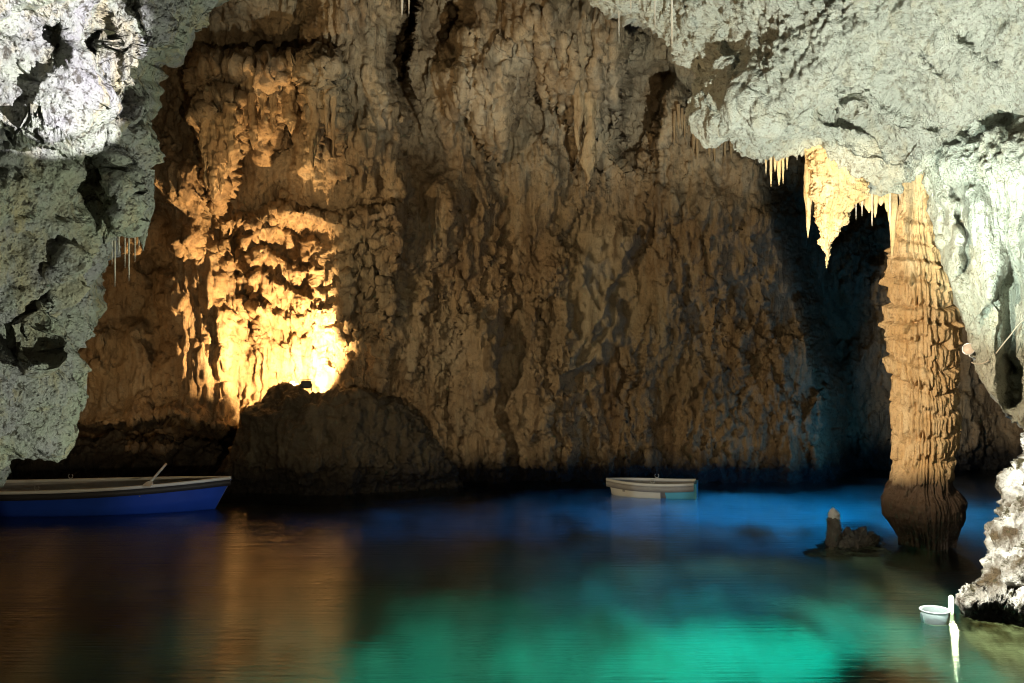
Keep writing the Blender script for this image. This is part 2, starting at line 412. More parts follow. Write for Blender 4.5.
# pale overhang and curtain on the right --------------------------
R_edge = [(520, -330, 17.6), (560, -120, 16.8), (592, -12, 16.2), (615, 14, 15.8), (652, 38, 15.4), (684, 72, 15.), (702, 104, 14.6), (712, 128, 14.3), (745, 143, 14.1), (778, 150, 14.),
          (802, 152, 13.9), (832, 164, 13.9), (866, 184, 14.), (884, 190, 14.1), (892, 172, 14.3), (904, 158, 14.6), (926, 156, 14.6), (936, 176, 14.2), (936, 216, 14.), (944, 256, 13.9), (957, 296, 13.7),
          (972, 330, 13.5), (980, 372, 13.3), (1000, 408, 13.1), (1018, 428, 13.), (1060, 440, 12.8), (1150, 470, 12.4)]
R_in = [(620, -620, 8.5), (1100, -520, 6.8), (1440, -360, 6.2), (1500, 60, 6.8), (1500, 420, 7.6)]
def right_feat(px, py):
    w = 14 * perlin(np.stack([px * .014, py * .014, px * 0], -1)) + 5 * perlin(np.stack([px * .06, py * .06, px * 0 + 3], -1))
    x, y = px + w, py + .8 * w
    f = 0
    # the curtain that comes down beside the column: hanging folds
    cm = sm(905, 950, px) * sm(150, 210, py)
    f = f + cm * .28 * perlin(np.stack([px * .05, py * .006, px * 0 + 8], -1)) * 2
    f = f + cm * (.34 * (.4 - np.abs(perlin(np.stack([px * .06, py * .007, px * 0 + 18], -1)))) + .05 * perlin(np.stack([px * .17, py * .02, px * 0 + 28], -1)))
    f = f - .5 * box(x, y, 955, 968, 185, 275, 4, 4, 14, 12) - .35 * box(x, y, 930, 944, 190, 300, 3, 4, 14, 12)
    f = f - .5 * sm(0, 16, (x - 985) - (300 - y) * .28) * sm(240, 300, y)        # turns away from the light low on the right
    f = f - .6 * box(x, y, 1008, 1060, 360, 405, 4, 8, 4, 8)
    # oblique scallops
    for (ax, ay, bx, by, am, wd) in ((800, 100, 900, 150, .18, 9), (830, 70, 850, 100, .2, 8), (925, 55, 960, 75, .25, 8), (970, 40, 990, 60, .22, 8), (880, 95, 960, 130, .18, 8), (725, 40, 748, 90, .22, 10),
                                     (775, 130, 800, 100, .22, 6), (960, 100, 1010, 125, .15, 7), (850, 120, 900, 165, .15, 7), (690, 20, 705, 60, .2, 10), (700, 70, 720, 110, .15, 8)):
        d = polydist(x, y, ((ax, ay), (bx, by)))
        f = f - am * np.exp(-(d / wd) ** 2)
    return f
o = shell('rock_overhang', R_edge, R_in, M_RIGHT, 760, 640, 70, .8, 2.4, right_feat, amod=lambda px, py: 1 - .7 * sm(905, 945, px) * sm(150, 210, py), amp=(.34, .075, .03), freq=(.7, 2.4, 11.), front_pow=1.55, seed=5.1, flute=.02)
tag(o, 'pale rough rock overhang with folded curtain, above the amber column', 'rock face')

# mottled rock at the shore, lower right --------------------------
W_edge = [(1085, 345, 12.6), (1056, 385, 12.4), (1036, 418, 12.2), (1019, 455, 12.), (1006, 488, 11.8), (1000, 520, 11.6), (992, 548, 11.4), (982, 570, 11.3), (970, 587, 11.35), (964, 602, 11.35),
          (964, 640, 11.35), (970, 720, 11.4), (1010, 830, 11.6)]
W_in = [(1330, 260, 11.4), (1330, 500, 10.4), (1330, 760, 10.), (1330, 1000, 10.4)]
def low_feat(px, py):
    w = 9 * perlin(np.stack([px * .03, py * .03, px * 0], -1)) + 4 * perlin(np.stack([px * .09, py * .09, px * 0 + 3], -1))
    y = py + w
    f = .3 * sm(583, 590, y - .12 * (px - 960)) - .55 * sm(603, 609, y - .1 * (px - 960)) + .3 * sm(470, 560, y)
    return f
o = shell('shore_rock', W_edge, W_in, M_LOW, 360, 300, 40, .5, 1.6, low_feat, amp=(.08, .065, .03), freq=(1.3, 3.2, 9.), seed=9.3)
tag(o, 'white mottled brown rock rising from the water at the lower right corner', 'rock')

# dark boulder in front of the lit bay ------------------------------
H_edge = [(196, 560, 20.), (206, 505, 20.), (216, 480, 20.1), (230, 450, 20.1), (243, 424, 20.2), (254, 404, 20.2), (268, 390, 20.2), (288, 384, 20.2), (308, 390, 20.2), (334, 389, 20.2), (362, 390, 20.3), (392, 396, 20.5),
          (418, 412, 20.7), (440, 440, 20.8), (456, 470, 20.8), (470, 505, 20.6), (480, 560, 20.4)]
H_in = [(326, 552, 19.3), (330, 545, 19.3), (338, 545, 19.3), (342, 552, 19.3)]
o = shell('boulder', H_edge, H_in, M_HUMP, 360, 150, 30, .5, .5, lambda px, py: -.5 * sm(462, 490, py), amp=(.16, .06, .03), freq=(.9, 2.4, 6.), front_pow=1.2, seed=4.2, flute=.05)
tag(o, 'dark wet boulder at the water line in front of the golden lit bay', 'boulder')

# low dark ledge behind the blue boat
LE_edge = [(-160, 470, 22.), (-60, 452, 22.3), (20, 447, 22.4), (80, 440, 22.6), (130, 438, 22.6), (180, 440, 22.4), (222, 446, 22.), (246, 460, 21.6), (262, 490, 21.3)]
LE_in = [(-160, 560, 21.), (40, 560, 20.7), (150, 560, 20.7), (250, 560, 20.7)]
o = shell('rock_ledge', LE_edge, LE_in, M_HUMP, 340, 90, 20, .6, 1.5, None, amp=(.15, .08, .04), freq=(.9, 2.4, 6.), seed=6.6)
tag(o, 'low dark rock ledge along the foot of the wall behind the blue boat', 'rock ledge')

# ------------------------------------------------------------------ round bodies: column, stalactites, stumps
def body(name, rows, mat, nr, na, thick=1., amp=(.05, .02, .01), freq=(2., 6., 16.), flute=0., flute_f=9., tiers=None, seed=0., parent=None, zs=1.):
    """rows: (py, left px, right px, distance). Elliptic cross-sections swept down the rows."""
    R = np.asarray(rows, float); s = np.concatenate([[0], np.cumsum(np.abs(np.diff(R[:, 0])) + 1e-6)])
    t = np.linspace(0, s[-1], nr)
    py, xl, xr, D = (np.interp(t, s, R[:, k]) for k in range(4))
    c = P3((xl + xr) / 2, py, D); rad = (xr - xl) / 2 * D / F
    th = np.linspace(0, 2 * np.pi, na, endpoint=False)
    ct, st = np.cos(th)[None, :], np.sin(th)[None, :]
    dirv = np.stack([np.broadcast_to(ct, (nr, na)), np.broadcast_to(st, (nr, na)), np.zeros((nr, na))], -1)
    r = np.repeat(rad[:, None], na, 1)
    base = c[:, None, :] + dirv * np.array([1, thick, 1]) * r[..., None]
    q = base * np.array([1, 1, zs]) + seed
    h = amp[0] * fbm(q * freq[0], 3) + amp[1] * 1.4 * fbm(q * freq[1], 4, .6) + amp[2] * 1.4 * fbm(q * freq[2], 3, .6)
    if flute:
        f = perlin(np.stack([dirv[..., 0] * flute_f * rad.max(), dirv[..., 1] * flute_f * rad.max(), q[..., 2] * .5], -1) * 1.6 + seed)
        h = h + flute * (.4 - np.abs(f)) * 2
    if tiers is not None:
        z = base[..., 2] + .12 * np.sin(th + seed)[None, :] + .16 * perlin(base * np.array([2.2, 2.2, .9])) * 1.3
        for z0, hh, am in tiers:                # a lip that bulges at its top and tapers downwards into drips
            ph = (z0 - z) / hh
            drip = np.abs(perlin(np.stack([dirv[..., 0] * 5, dirv[..., 1] * 5, ph * .6 + z0 * 3.], -1) * 1.5))
            lip = sm(-.18, .10, ph) * (1 - sm(.45 + .9 * drip, .62 + .9 * drip, ph)) * (.75 + .5 * drip)
            h = h + am * lip
    h = (h - h.mean() * (tiers is None)) * np.minimum(1, r / .05)
    V = base + dirv * np.array([1, thick, 1]) * h[..., None]
    return grid_mesh(name, V, mat, close_u=True, flip=True, parent=parent)

# the column: three zones of one body
DCOL = 14.9
def zc(py): return CAMZ - (py - CY) * DCOL / F
rows = [(140, 884, 960, DCOL), (175, 890, 946, DCOL), (190, 897, 938, DCOL), (210, 897, 934, DCOL), (235, 894, 937, DCOL), (262, 893, 944, DCOL), (290, 890, 949, DCOL), (330, 889, 953, DCOL), (360, 888, 954, DCOL),
        (385, 893, 954, DCOL), (415, 894, 956, DCOL), (450, 896, 953, DCOL), (470, 893, 952, DCOL), (488, 889, 955, DCOL), (500, 884, 961, DCOL), (515, 885, 961, DCOL), (535, 897, 955, DCOL), (560, 900, 954, DCOL),
        (640, 880, 975, DCOL)]
tiers = [(zc(y), .30 if y < 480 else .7, a) for y, a in ((212, .07), (236, .08), (256, .10), (276, .09), (300, .10), (318, .10), (338, .08), (362, .09), (385, .08), (410, .07), (434, .09), (460, .10), (492, .12))]
rows = [(a, b + 6, c - 5, d) for (a, b, c, d) in rows]
tiers = [(z, h, a * 1.3 * random.uniform(.7, 1.25) * (.55 if z < 1.4 else 1.)) for z, h, a in tiers]
col = body('column', rows, M_COL, 760, 300, amp=(.03, .016, .008), freq=(2., 5., 15.), flute=.04, flute_f=11, tiers=tiers, seed=3.3, zs=.5)
tag(col, 'tall amber tiered flowstone column standing in the water under the overhang', 'column')

# stalactites -----------------------------------------------------
def stalactite(name, px, py0, py1, w, d, mat, label, cat='stalactite', group=None, lean=0., seed=None, na=20, rough=1., parent=None, fat=.35):
    seed = random.uniform(0, 50) if seed is None else seed
    rows = []
    L = py1 - py0
    for k in range(9):
        t = k / 8.
        hw = w * ((1 - t) ** .8 * (1 - fat) + fat * (1 - t ** 6)) * .5 if k < 8 else .12
        hw = max(hw, .12)
        rows.append((py0 + L * t, px + lean * t - hw, px + lean * t + hw, d))
    rm = w * d / F
    o = body(name, rows, mat, max(24, int(L * 1.1)), na, amp=(.12 * rm * rough, .1 * rm * rough, .06 * rm * rough), freq=(2.5, 6, 14), flute=.08 * rm, flute_f=4 / max(rm, .02), seed=seed, parent=parent, zs=.3)
    if label: tag(o, label, cat, group)
    return o

# the cream drapery hanging from the overhang
DD = 13.75
rows = [(140, 800, 872, DD), (160, 806, 866, DD), (178, 811, 866, DD), (192, 814, 865, DD), (202, 815, 858, DD), (214, 817, 846, DD), (226, 819, 838, DD), (242, 821, 833, DD), (256, 824.5, 829, DD), (268, 826, 827, DD)]
o = body('drapery_stalactite', rows, M_DRAPE, 220, 160, thick=.45, amp=(.06, .05, .02), freq=(2., 5., 13.), flute=.05, flute_f=12, seed=8.1)
tag(o, 'broad cream drapery stalactite tapering to a long point under the overhang', 'stalactite')
stalactite('stalactite', 809, 145, 238, 9, DD + .1, M_DRAPE, 'slender cream stalactite hanging against the left side of the broad drapery', lean=-1, fat=.6)
stalactite('stalactite', 846, 176, 216, 11, DD + .1, M_DRAPE, 'short stubby cream stalactite on the right flank of the broad drapery', fat=.5)
G = 'frilled cream stalactites between the drapery and the column'
for px, y1, w in ((862, 208, 11), (869, 213, 12), (875, 218, 9), (881, 206, 13), (887, 212, 10)):
    stalactite('stalactite', px, 160, y1, w, 14.05, M_DRAPE, 'knobbly cream stalactite in the frill between broad drapery and column', group=G, fat=.7, rough=2.2)
stalactite('stalactite', 894, 165, 262, 8, 14.3, M_COL, 'thin amber stalactite hanging along the upper left side of the column', lean=-2, fat=.6)
stalactite('stalactite', 889, 182, 222, 5, 14.25, M_DRAPE, 'thin pale stalactite between the frill and the amber column', fat=.6)
# straw cluster
G = 'straw stalactites in the tuft left of the drapery'
for px, y0, y1, w in ((766, 142, 175, 3), (771, 144, 187, 3.4), (775, 146, 172, 4), (779, 146, 186, 5), (783, 146, 184, 3), (787, 145, 170, 3), (769, 142, 160, 9), (779, 142, 164, 11), (791, 146, 156, 3)):
    stalactite('straw_stalactite', px, y0 - 6, y1, w, 13.9, M_DRAPE, 'thin cream straw in the tuft just left of the broad drapery', 'straw stalactite', G, na=10, fat=.75)
G = 'tiny straws along the lower rim of the overhang'
for px, y0, y1 in ((737, 138, 152), (749, 140, 157), (757, 142, 153), (797, 150, 160), (813, 168, 215), (850, 196, 214), (856, 196, 220), (862, 200, 216), (872, 205, 226), (890, 200, 228), (724, 132, 141), (841, 200, 216), (900, 172, 200)):
    stalactite('straw_stalactite', px, y0 - 12, y1, 1.7, 14.0, M_STRAW, 'hair thin pale straw hanging from the lower rim of the overhang', 'straw stalactite', G, na=8, fat=.8)
G = 'long straws hanging from the upper edge of the overhang'
for px, y0, y1, w, d in ((631, 5, 15, 1.4, 14.6), (655, 2, 30, 1.6, 14.6), (672, -8, 52, 2.4, 14.4), (619, 10, 44, 1.2, 15.6), (640, -6, 8, 1.6, 14.8)):
    stalactite('straw_stalactite', px, y0 - 16, y1, w, d - .4, M_STRAW, 'long white straw hanging in front of the overhang upper edge', 'straw stalactite', G, na=8, fat=.8)
# straws under the left buttress
G = 'straws under the hanging lobes of the left rock face'
for px, y0, y1, w in ((112, 236, 265, 1.8), (115, 238, 287, 1.8), (119, 236, 256, 1.8), (129, 238, 281, 2.), (125, 240, 268, 1.4), (135, 238, 262, 1.4), (139, 232, 250, 1.4)):
    stalactite('straw_stalactite', px, y0 - 10, y1, w, 8.75, M_STRAW, 'white straw hanging below the lobes of the grey-green rock face', 'straw stalactite', G, na=8, fat=.8)
stalactite('stalactite', 143, 170, 252, 17, 8.55, M_LEFT, 'grey-green stalactite lobe at the edge of the left rock face', fat=.7, rough=1.6)
stalactite('stalactite', 82, 380, 412, 9, 8.6, M_LEFT, 'short pale stub hanging at the lower edge of the left rock face', fat=.8, rough=1.6)
# far wall: free-standing stalactites
stalactite('stalactite', 590, 85, 196, 17, wall_depth(590, 100) + .05, M_BROWNSTAL, 'long brown spire stalactite hanging below the prow of the far wall', lean=-2, fat=.45, rough=1.4)
stalactite('stalactite', 578, 80, 150, 11, wall_depth(578, 95) + .05, M_BROWNSTAL, 'shorter brown stalactite just left of the long spire', fat=.5, rough=1.4)
G = 'white icicle stalactites at the top of the dark cleft'
for px, y1, w in ((402, 17, 4.5), (409, 15, 3.4)):
    stalactite('stalactite', px, -40, y1, w, 18.9, M_STRAW, 'white icicle stalactite hanging in front of the dark cleft', group=G, na=12, fat=.5)
G = 'fluted brown stalactites of the curtain, upper left of the far wall'
for px, y0, y1, w in ((206, 118, 184, 13), (213, 116, 206, 15), (222, 118, 192, 14), (230, 116, 172, 12), (244, 74, 134, 14), (252, 80, 150, 16), (263, 86, 122, 13), (274, 92, 142, 11), (291, 84, 132, 15), (312, 92, 158, 14), (326, 96, 140, 12), (335, 100, 165, 10)):
    y0 += random.uniform(-4, 8)
    stalactite('stalactite', px + random.uniform(-2, 2), y0 - 10, y1 + random.uniform(-6, 16), w * random.uniform(.6, 1.3), min(wall_depth(px, y0), wall_depth(px, y0 + 15)) + .06, M_BROWNSTAL, 'fluted brown stalactite in the curtain at the upper left of the far wall', group=G, fat=random.uniform(.1, .35), rough=1.8)
G = 'small brown stalactites fringing the right half of the far wall'
for k in range(26):
    px = 676 + 3.2 * k + random.uniform(-1.5, 1.5); y0 = 112 + .35 * (px - 676) + random.uniform(-6, 10)
    stalactite('stalactite', px, y0 - 8, y0 + random.uniform(14, 34), random.uniform(3, 5.5), wall_depth(px, y0) + .02, M_BROWNSTAL, 'small brown stalactite in the fringe on the right half of the far wall', group=G, na=8, fat=.5)

# stump in the water, low reef beside it ---------------------------
DS = 14.8
st = thing('stalagmite', P3(834, 545, DS), 'thin dark stalagmite stump with pale tip standing in the blue water', 'stalagmite')
def under(o, e):
    o.parent = e; o.location = -Vector(e.location)
o = body('stem', [(517, 829, 838, DS), (524, 828, 841, DS), (536, 827, 842, DS), (548, 826.5, 842, DS), (600, 820, 850, DS)], M_STUMP, 60, 40, amp=(.02, .02, .01), seed=1.); under(o, st)
o = body('tip', [(507.5, 832.5, 833.5, DS), (510, 829.5, 837.5, DS), (514, 828.8, 839.5, DS), (519, 829.5, 839, DS)], M_TIP, 24, 30, amp=(.01, .015, .006), seed=2.); under(o, st)
RE_edge = [(806, 575, 14.5), (822, 548, 14.8), (838, 538, 14.9), (848, 533, 15.), (854, 536, 15.), (861, 530, 15.), (866, 534, 15.), (873, 535, 15.), (879, 541, 15.), (884, 560, 14.8), (890, 580, 14.5)]
RE_in = [(850, 572, 14.4), (852, 570, 14.4), (856, 570, 14.4), (858, 572, 14.4)]
o = shell('reef_rock', RE_edge, RE_in, M_STUMP, 120, 40, 16, .15, .5, None, amp=(.05, .05, .02), freq=(3, 6, 14), seed=3.9, smooth=1)
tag(o, 'low dark knobbly rock just breaking the water beside the stump', 'rock')

# ------------------------------------------------------------------ water and lake bed, overhead vault
def water_mat():
    m, nt, N, L = nodes_of('lake_water')
    out = N.new('ShaderNodeOutputMaterial')
    gl = N.new('ShaderNodeBsdfGlossy'); gl.inputs['Roughness'].default_value = .05; gl.inputs['Color'].default_value = (.95, .97, 1, 1)
    rf = N.new('ShaderNodeBsdfRefraction'); rf.inputs['Roughness'].default_value = .06; rf.inputs['IOR'].default_value = 1.33; rf.inputs['Color'].default_value = (.75, .92, .95, 1)
    fr = N.new('ShaderNodeFresnel'); fr.inputs['IOR'].default_value = 1.5
    mx = N.new('ShaderNodeMixShader'); L.new(fr.outputs[0], mx.inputs[0]); L.new(rf.outputs[0], mx.inputs[1]); L.new(gl.outputs[0], mx.inputs[2])
    L.new(mx.outputs[0], out.inputs[0])
    geo = N.new('ShaderNodeNewGeometry'); mp = N.new('ShaderNodeMapping'); mp.inputs['Scale'].default_value = (.22, 6., 1.); L.new(geo.outputs['Position'], mp.inputs[0])
    n = N.new('ShaderNodeTexNoise'); n.inputs['Scale'].default_value = 2.4; n.inputs['Detail'].default_value = 4; n.inputs['Roughness'].default_value = .6; L.new(mp.outputs[0], n.inputs['Vector'])
    bp = N.new('ShaderNodeBump'); bp.inputs['Strength'].default_value = 1.; bp.inputs['Distance'].default_value = .013; L.new(n.outputs['Fac'], bp.inputs['Height'])
    for s in (gl, rf): L.new(bp.outputs[0], s.inputs['Normal'])
    return m
pymesh('water', [(-30, -6, 0), (30, -6, 0), (30, 32, 0), (-30, 32, 0)], [(0, 1, 2, 3)], water_mat())
structure(bpy.data.objects['water'])
gx, gy = np.meshgrid(np.linspace(-30, 30, 240), np.linspace(-6, 32, 200))
B = np.stack([gx, gy, gx * 0], -1)
z = -2.6 + .55 * fbm(B * .35 + 2, 4) + .5 * sm(.1, .6, fbm(B * .9 + 9, 4)) + .12 * ridged(B * 1.6, 3)
structure(grid_mesh('lake_bed', np.stack([gx, gy, z], -1), M_BED))
# vault over and behind the shore, open to the sky at the cave mouth behind the camera
gu, gv = np.meshgrid(np.linspace(0, 1, 160), np.linspace(0, 1, 120))
ang = np.pi * gu
vx = -17 * np.cos(ang); vz = -1 + 17.5 * np.sin(ang) ** .8; vy = -5 + 33 * gv
V = np.stack([vx, vy, vz], -1)
V = V + np.stack([-np.cos(ang) * 0 + 0, 0 * vx, -np.sin(ang)], -1) * (1.2 * fbm(V * .25, 4) + .4 * ridged(V * .9, 3))[..., None] * .8
structure(grid_mesh('cave_ceiling', V, M_CEIL))

# ------------------------------------------------------------------ boats
M_METAL = plain_mat('brushed_metal', (.5, .5, .5), .35, metal=.8)
M_BLUE = plain_mat('blue_paint', (.015, .06, .42), .35, var=.2, sc_=3)
M_GREYWOOD = plain_mat('grey_wood', (.28, .28, .28), .6)
M_PALEP = plain_mat('pale_paint', (.62, .64, .62), .45, var=.1, sc_=4)
M_CYANP = plain_mat('light_blue_paint', (.10, .42, .62), .4, var=.15, sc_=4)
M_DARKTAR = plain_mat('dark_tar', (.03, .03, .035), .6)
M_WOOD = plain_mat('varnished_wood', (.30, .2, .11), .5, sc_=12)

def hull_sections(L, W, Hm, sheer=.16, n=48, transom=.75, flare=.78):
    """Rows of (x, half width at the bottom, half width at the top, bottom z, top z)."""
    out = []
    for k in range(n):
        t = k / (n - 1.)
        f = math.sin(math.pi * min(1, (t * (1 - .0) + .0)) * .5 * 1.0)
        f = (1 - (1 - min(1, t / .55)) ** 2.2) if t < .55 else 1 - (1 - transom) * ((t - .55) / .45) ** 2
        wt = W / 2 * max(f, .015); zb = -.12 + .10 * (1 - min(1, t / .3)) ** 2; zt = Hm + sheer * (1 - t) ** 2.2 + .04 * t ** 3
        out.append((L * (t - .5), wt * flare, wt, zb, zt))
    return out
def loft_open(name, sections, prof, mat, parent):
    x0, x1 = sections[0][0], sections[-1][0]
    V = np.array([[(x - .55 * max(0., 1 - (x - x0) / (.3 * (x1 - x0) + 1e-6)) ** 2 * (z - .5) * BOWRAKE, y, z) for (y, z) in prof(wb, wt, zb, zt)] for (x, wb, wt, zb, zt) in sections])
    return grid_mesh(name, V, mat, parent=parent)
def boxm(name, c, s, mat, parent, rot=0.):
    x, y, z = s[0] / 2, s[1] / 2, s[2] / 2; b = min(s) * .18
    vs = []; fs = []
    import bmesh
    bm = bmesh.new(); bmesh.ops.create_cube(bm, size=1)
    for v in bm.verts: v.co = Vector((v.co.x * s[0], v.co.y * s[1], v.co.z * s[2]))
    bmesh.ops.bevel(bm, geom=bm.edges[:], offset=b, segments=2, affect='EDGES', profile=.5)
    me = bpy.data.meshes.new(name); bm.to_mesh(me); bm.free()
    o = link(name, me, mat, parent); o.location = c; o.rotation_euler = (0, 0, rot); return o
def tube(name, pts, r, mat, parent=None, na=10):
    pts = np.asarray(pts, float); n = len(pts); rr = np.broadcast_to(np.asarray(r, float), (n,))
    tg = np.gradient(pts, axis=0); tg /= np.linalg.norm(tg, axis=1)[:, None] + 1e-9
    up = np.array([0., 0, 1]) if abs(tg[0][2]) < .9 else np.array([1., 0, 0])
    V = np.zeros((n + 2, na, 3))
    for k in range(n):
        a = np.cross(tg[k], up); a /= np.linalg.norm(a); b = np.cross(a, tg[k])
        for j in range(na):
            t = 2 * math.pi * j / na
            V[k + 1, j] = pts[k] + rr[k] * (math.cos(t) * a + math.sin(t) * b)
    V[0] = pts[0]; V[-1] = pts[-1]
    return grid_mesh(name, V, mat, close_u=True, parent=parent)

BOWRAKE = 1.0
def make_boat(loc, rz, L, W, H, hullm, stripem, inm, label, n_seats=3, sternm=None, sheer=.16):
    e = thing('rowing_boat', loc, label, 'boat', rz=rz)
    S = hull_sections(L, W, H, sheer)
    hp = lambda wb, wt, zb, zt: [(-wt, zt), (-(wt * .5 + wb * .5) * 1.02, (zt + zb) / 2), (-wb, zb), (0, zb - .02), (wb, zb), ((wt * .5 + wb * .5) * 1.02, (zt + zb) / 2), (wt, zt)]
    cut = len(S) if not sternm else int(len(S) * .66)
    loft_open('hull', S[:cut], hp, hullm, e)
    if sternm: loft_open('stern_panel', S[cut - 1:], lambda *q: hp(*q), sternm, e)
    loft_open('lining', S, lambda wb, wt, zb, zt: [(-wt + .03, zt), (-wb * .95 + .02, zb + .1), (wb * .95 - .02, zb + .1), (wt - .03, zt)], inm, e)
    for s in (-1, 1):
        V = np.array([[(x, s * (wt - .04), zt + .0), (x, s * (wt + .035), zt), (x, s * (wt + .035), zt + .05), (x, s * (wt - .04), zt + .05)] for (x, wb, wt, zb, zt) in S])
        grid_mesh('gunwale', V, stripem, close_u=True, parent=e, flip=s < 0)
        V = np.array([[(x, s * (wt + .004), zt - .11), (x, s * (wt + .022), zt - .11), (x, s * (wt + .022), zt - .005), (x, s * (wt + .004), zt - .005)] for (x, wb, wt, zb, zt) in S])
        grid_mesh('rubbing_strake', V, inm if sternm else M_DARKTAR, close_u=True, parent=e, flip=s < 0)
    x, wb, wt, zb, zt = S[-1]
    V = [(x + d, y, z) for d in (0, .05) for (y, z) in ((-wt, zt + .03), (-wb, zb), (wb, zb), (wt, zt + .03))]
    pymesh('transom', V, [(0, 1, 2, 3), (7, 6, 5, 4), (0, 4, 5, 1), (1, 5, 6, 2), (2, 6, 7, 3), (3, 7, 4, 0)], sternm or hullm, e)
    for s in (-1, 1):
        q = S[int(.55 * len(S))]
        tube('oarlock', [(q[0] + .04 * math.cos(t), s * q[2], q[4] + .10 + .04 * math.sin(t)) for t in np.linspace(math.pi * .7, math.pi * 2.3, 12)], .008, M_METAL, e)
    for k in range(n_seats):
        t = .28 + .5 * k / max(1, n_seats - 1); q = S[int(t * (len(S) - 1))]
        boxm('seat', (q[0], 0, q[4] - .13), (.24, q[2] * 2 - .1, .035), inm, e)
    return e
make_boat((P3(100, 341.5, 17.8)[0] - .55, 17.9, 0), math.radians(183), 5.6, 1.5, .37, M_BLUE, M_PALEP, M_GREYWOOD, 'long blue rowing boat with pale gunwale by the dark ledge on the left')
BOWRAKE = .4
make_boat((P3(654, 341.5, 19.4)[0] - .05, 19.6, 0), math.radians(-14), 1.72, .8, .22, M_PALEP, M_PALEP, M_GREYWOOD, 'small white rowing boat with light blue stern below the far wall', 2, M_CYANP, .04)
def oar(a, b, label):
    a, b = np.array(a), np.array(b); e = thing('oar', a, label, 'oar')
    d = b - a
    tube('shaft', [d * t for t in np.linspace(0, .8, 8)], .022, M_PALEP, e)
    side = np.cross(d, [0, 0, 1.]); side /= np.linalg.norm(side); n = np.cross(side, d); n /= np.linalg.norm(n)
    vs = []
    for t, w in ((.76, .02), (.82, .06), (.92, .075), (1., .065)):
        for (u, v) in ((-1, -1), (1, -1), (1, 1), (-1, 1)): vs.append(d * t + side * w * u + n * .012 * v)
    fs = [(0, 1, 2, 3), (15, 14, 13, 12)] + [(4 * k + j, 4 * k + 4 + j, 4 * k + 4 + (j + 1) % 4, 4 * k + (j + 1) % 4) for k in range(3) for j in range(4)]
    pymesh('blade', vs, fs, M_PALEP, e)
oar(P3(166, 464, 17.4), P3(146, 487, 16.6), 'pale oar slanting over the side of the blue rowing boat')

# ------------------------------------------------------------------ small fittings
M_BLACK = plain_mat('black_plastic', (.02, .02, .02), .5)
M_LENS = plain_mat('lamp_lens', (.5, .42, .36), .15)
M_CABLE = plain_mat('grey_cable', (.28, .25, .2), .5)
M_WHITEPL = plain_mat('white_plastic', (.5, .56, .54), .35, var=.05)
M_LIT = plain_mat('lit_lamp_glass', (.9, 1., .85), .3, emit=(.75, 1., .5), es=2.2)
def lathe(name, prof, mat, parent, axis, loc, na=28):
    ax = np.array(axis, float); ax /= np.linalg.norm(ax); u = np.cross(ax, [0, 0, 1.]); u = u / (np.linalg.norm(u) + 1e-9) if abs(ax[2]) < .95 else np.array([1., 0, 0]); v = np.cross(ax, u)
    th = np.linspace(0, 2 * np.pi, na, endpoint=False)
    V = np.array([[np.array(loc) + ax * h + r * (math.cos(t) * u + math.sin(t) * v) for t in th] for (h, r) in prof])
    return grid_mesh(name, V, mat, close_u=True, parent=parent, flip=True)
lp = P3(968.5, 349, 13.35)
e = thing('wall_lamp', lp, 'small round metal lamp on a bracket beside the column with a trailing cable', 'lamp')
ax = (-.55, -.8, .1)
lathe('housing', [(-.14, .001), (-.14, .05), (-.10, .075), (0, .082), (.01, .082), (.01, .07), (-.01, .068)], M_METAL, e, ax, (0, 0, 0))
lathe('lens', [(0, .07), (.012, .05), (.016, .001)], M_LENS, e, ax, (0, 0, 0))
tube('bracket', [(.04, .08, -.02), (.06, .1, -.1), (.12, .06, -.13)], .012, M_METAL, e)
cps = [(971, 362), (975, 364), (982, 364), (990, 360), (998, 351), (1004, 343), (1010, 336), (1018, 325), (1030, 314)]
tube('cable', [P3(x, y, 13.05 - .02 * k) - lp for k, (x, y) in enumerate(resample([(a, b, 0) for a, b in cps], 40, 3)[:, :2])], .010, M_CABLE, e)
fl = P3(306, 388, 20.0)
e = thing('floodlight', fl, 'small black floodlight sitting on top of the dark boulder', 'floodlight')
boxm('housing', (0, 0, .07), (.2, .14, .15), M_BLACK, e, .3)
boxm('visor', (-.02, .06, .16), (.22, .1, .015), M_BLACK, e, .3)
for s in (-1, 1): boxm('bracket', (s * .112, 0, .01), (.014, .05, .14), M_BLACK, e, .3)
lw = P3(951, 612, 11.15); lw[2] = 0
e = thing('waterside_lamp', lw, 'lit white lamp stick standing in the water at the tip of the mottled rock', 'lamp')
lathe('lamp_tube', [(-.1, .02), (.02, .028), (.13, .03), (.17, .024), (.19, .001)], M_LIT, e, (0, 0, 1), (0, 0, 0))
lathe('base', [(-.5, .001), (-.5, .05), (-.08, .05), (-.06, .034)], M_BLACK, e, (0, 0, 1), (0, 0, 0))
tb = P3(935, 622, 10.75); tb[2] = .0
tb[2] = -.04
e = thing('tub', tb, 'small open clear plastic tub floating beside the lit lamp stick', 'tub')  # tub form guessed for a bright shape of unknown kind
m, nt, N, L = nodes_of('clear_plastic'); q1 = N.new('ShaderNodeOutputMaterial'); q2 = N.new('ShaderNodeBsdfPrincipled'); L.new(q2.outputs[0], q1.inputs[0])
q2.inputs['Base Color'].default_value = (.75, .9, .88, 1); q2.inputs['Transmission Weight'].default_value = .75; q2.inputs['Roughness'].default_value = .25; q2.inputs['IOR'].default_value = 1.12
lathe('bowl', [(0, .001), (0, .12), (.02, .135), (.12, .15), (.17, .152), (.165, .146), (.12, .143), (.03, .125), (.012, .001)], m, e, (0, 0, 1), (0, 0, 0))
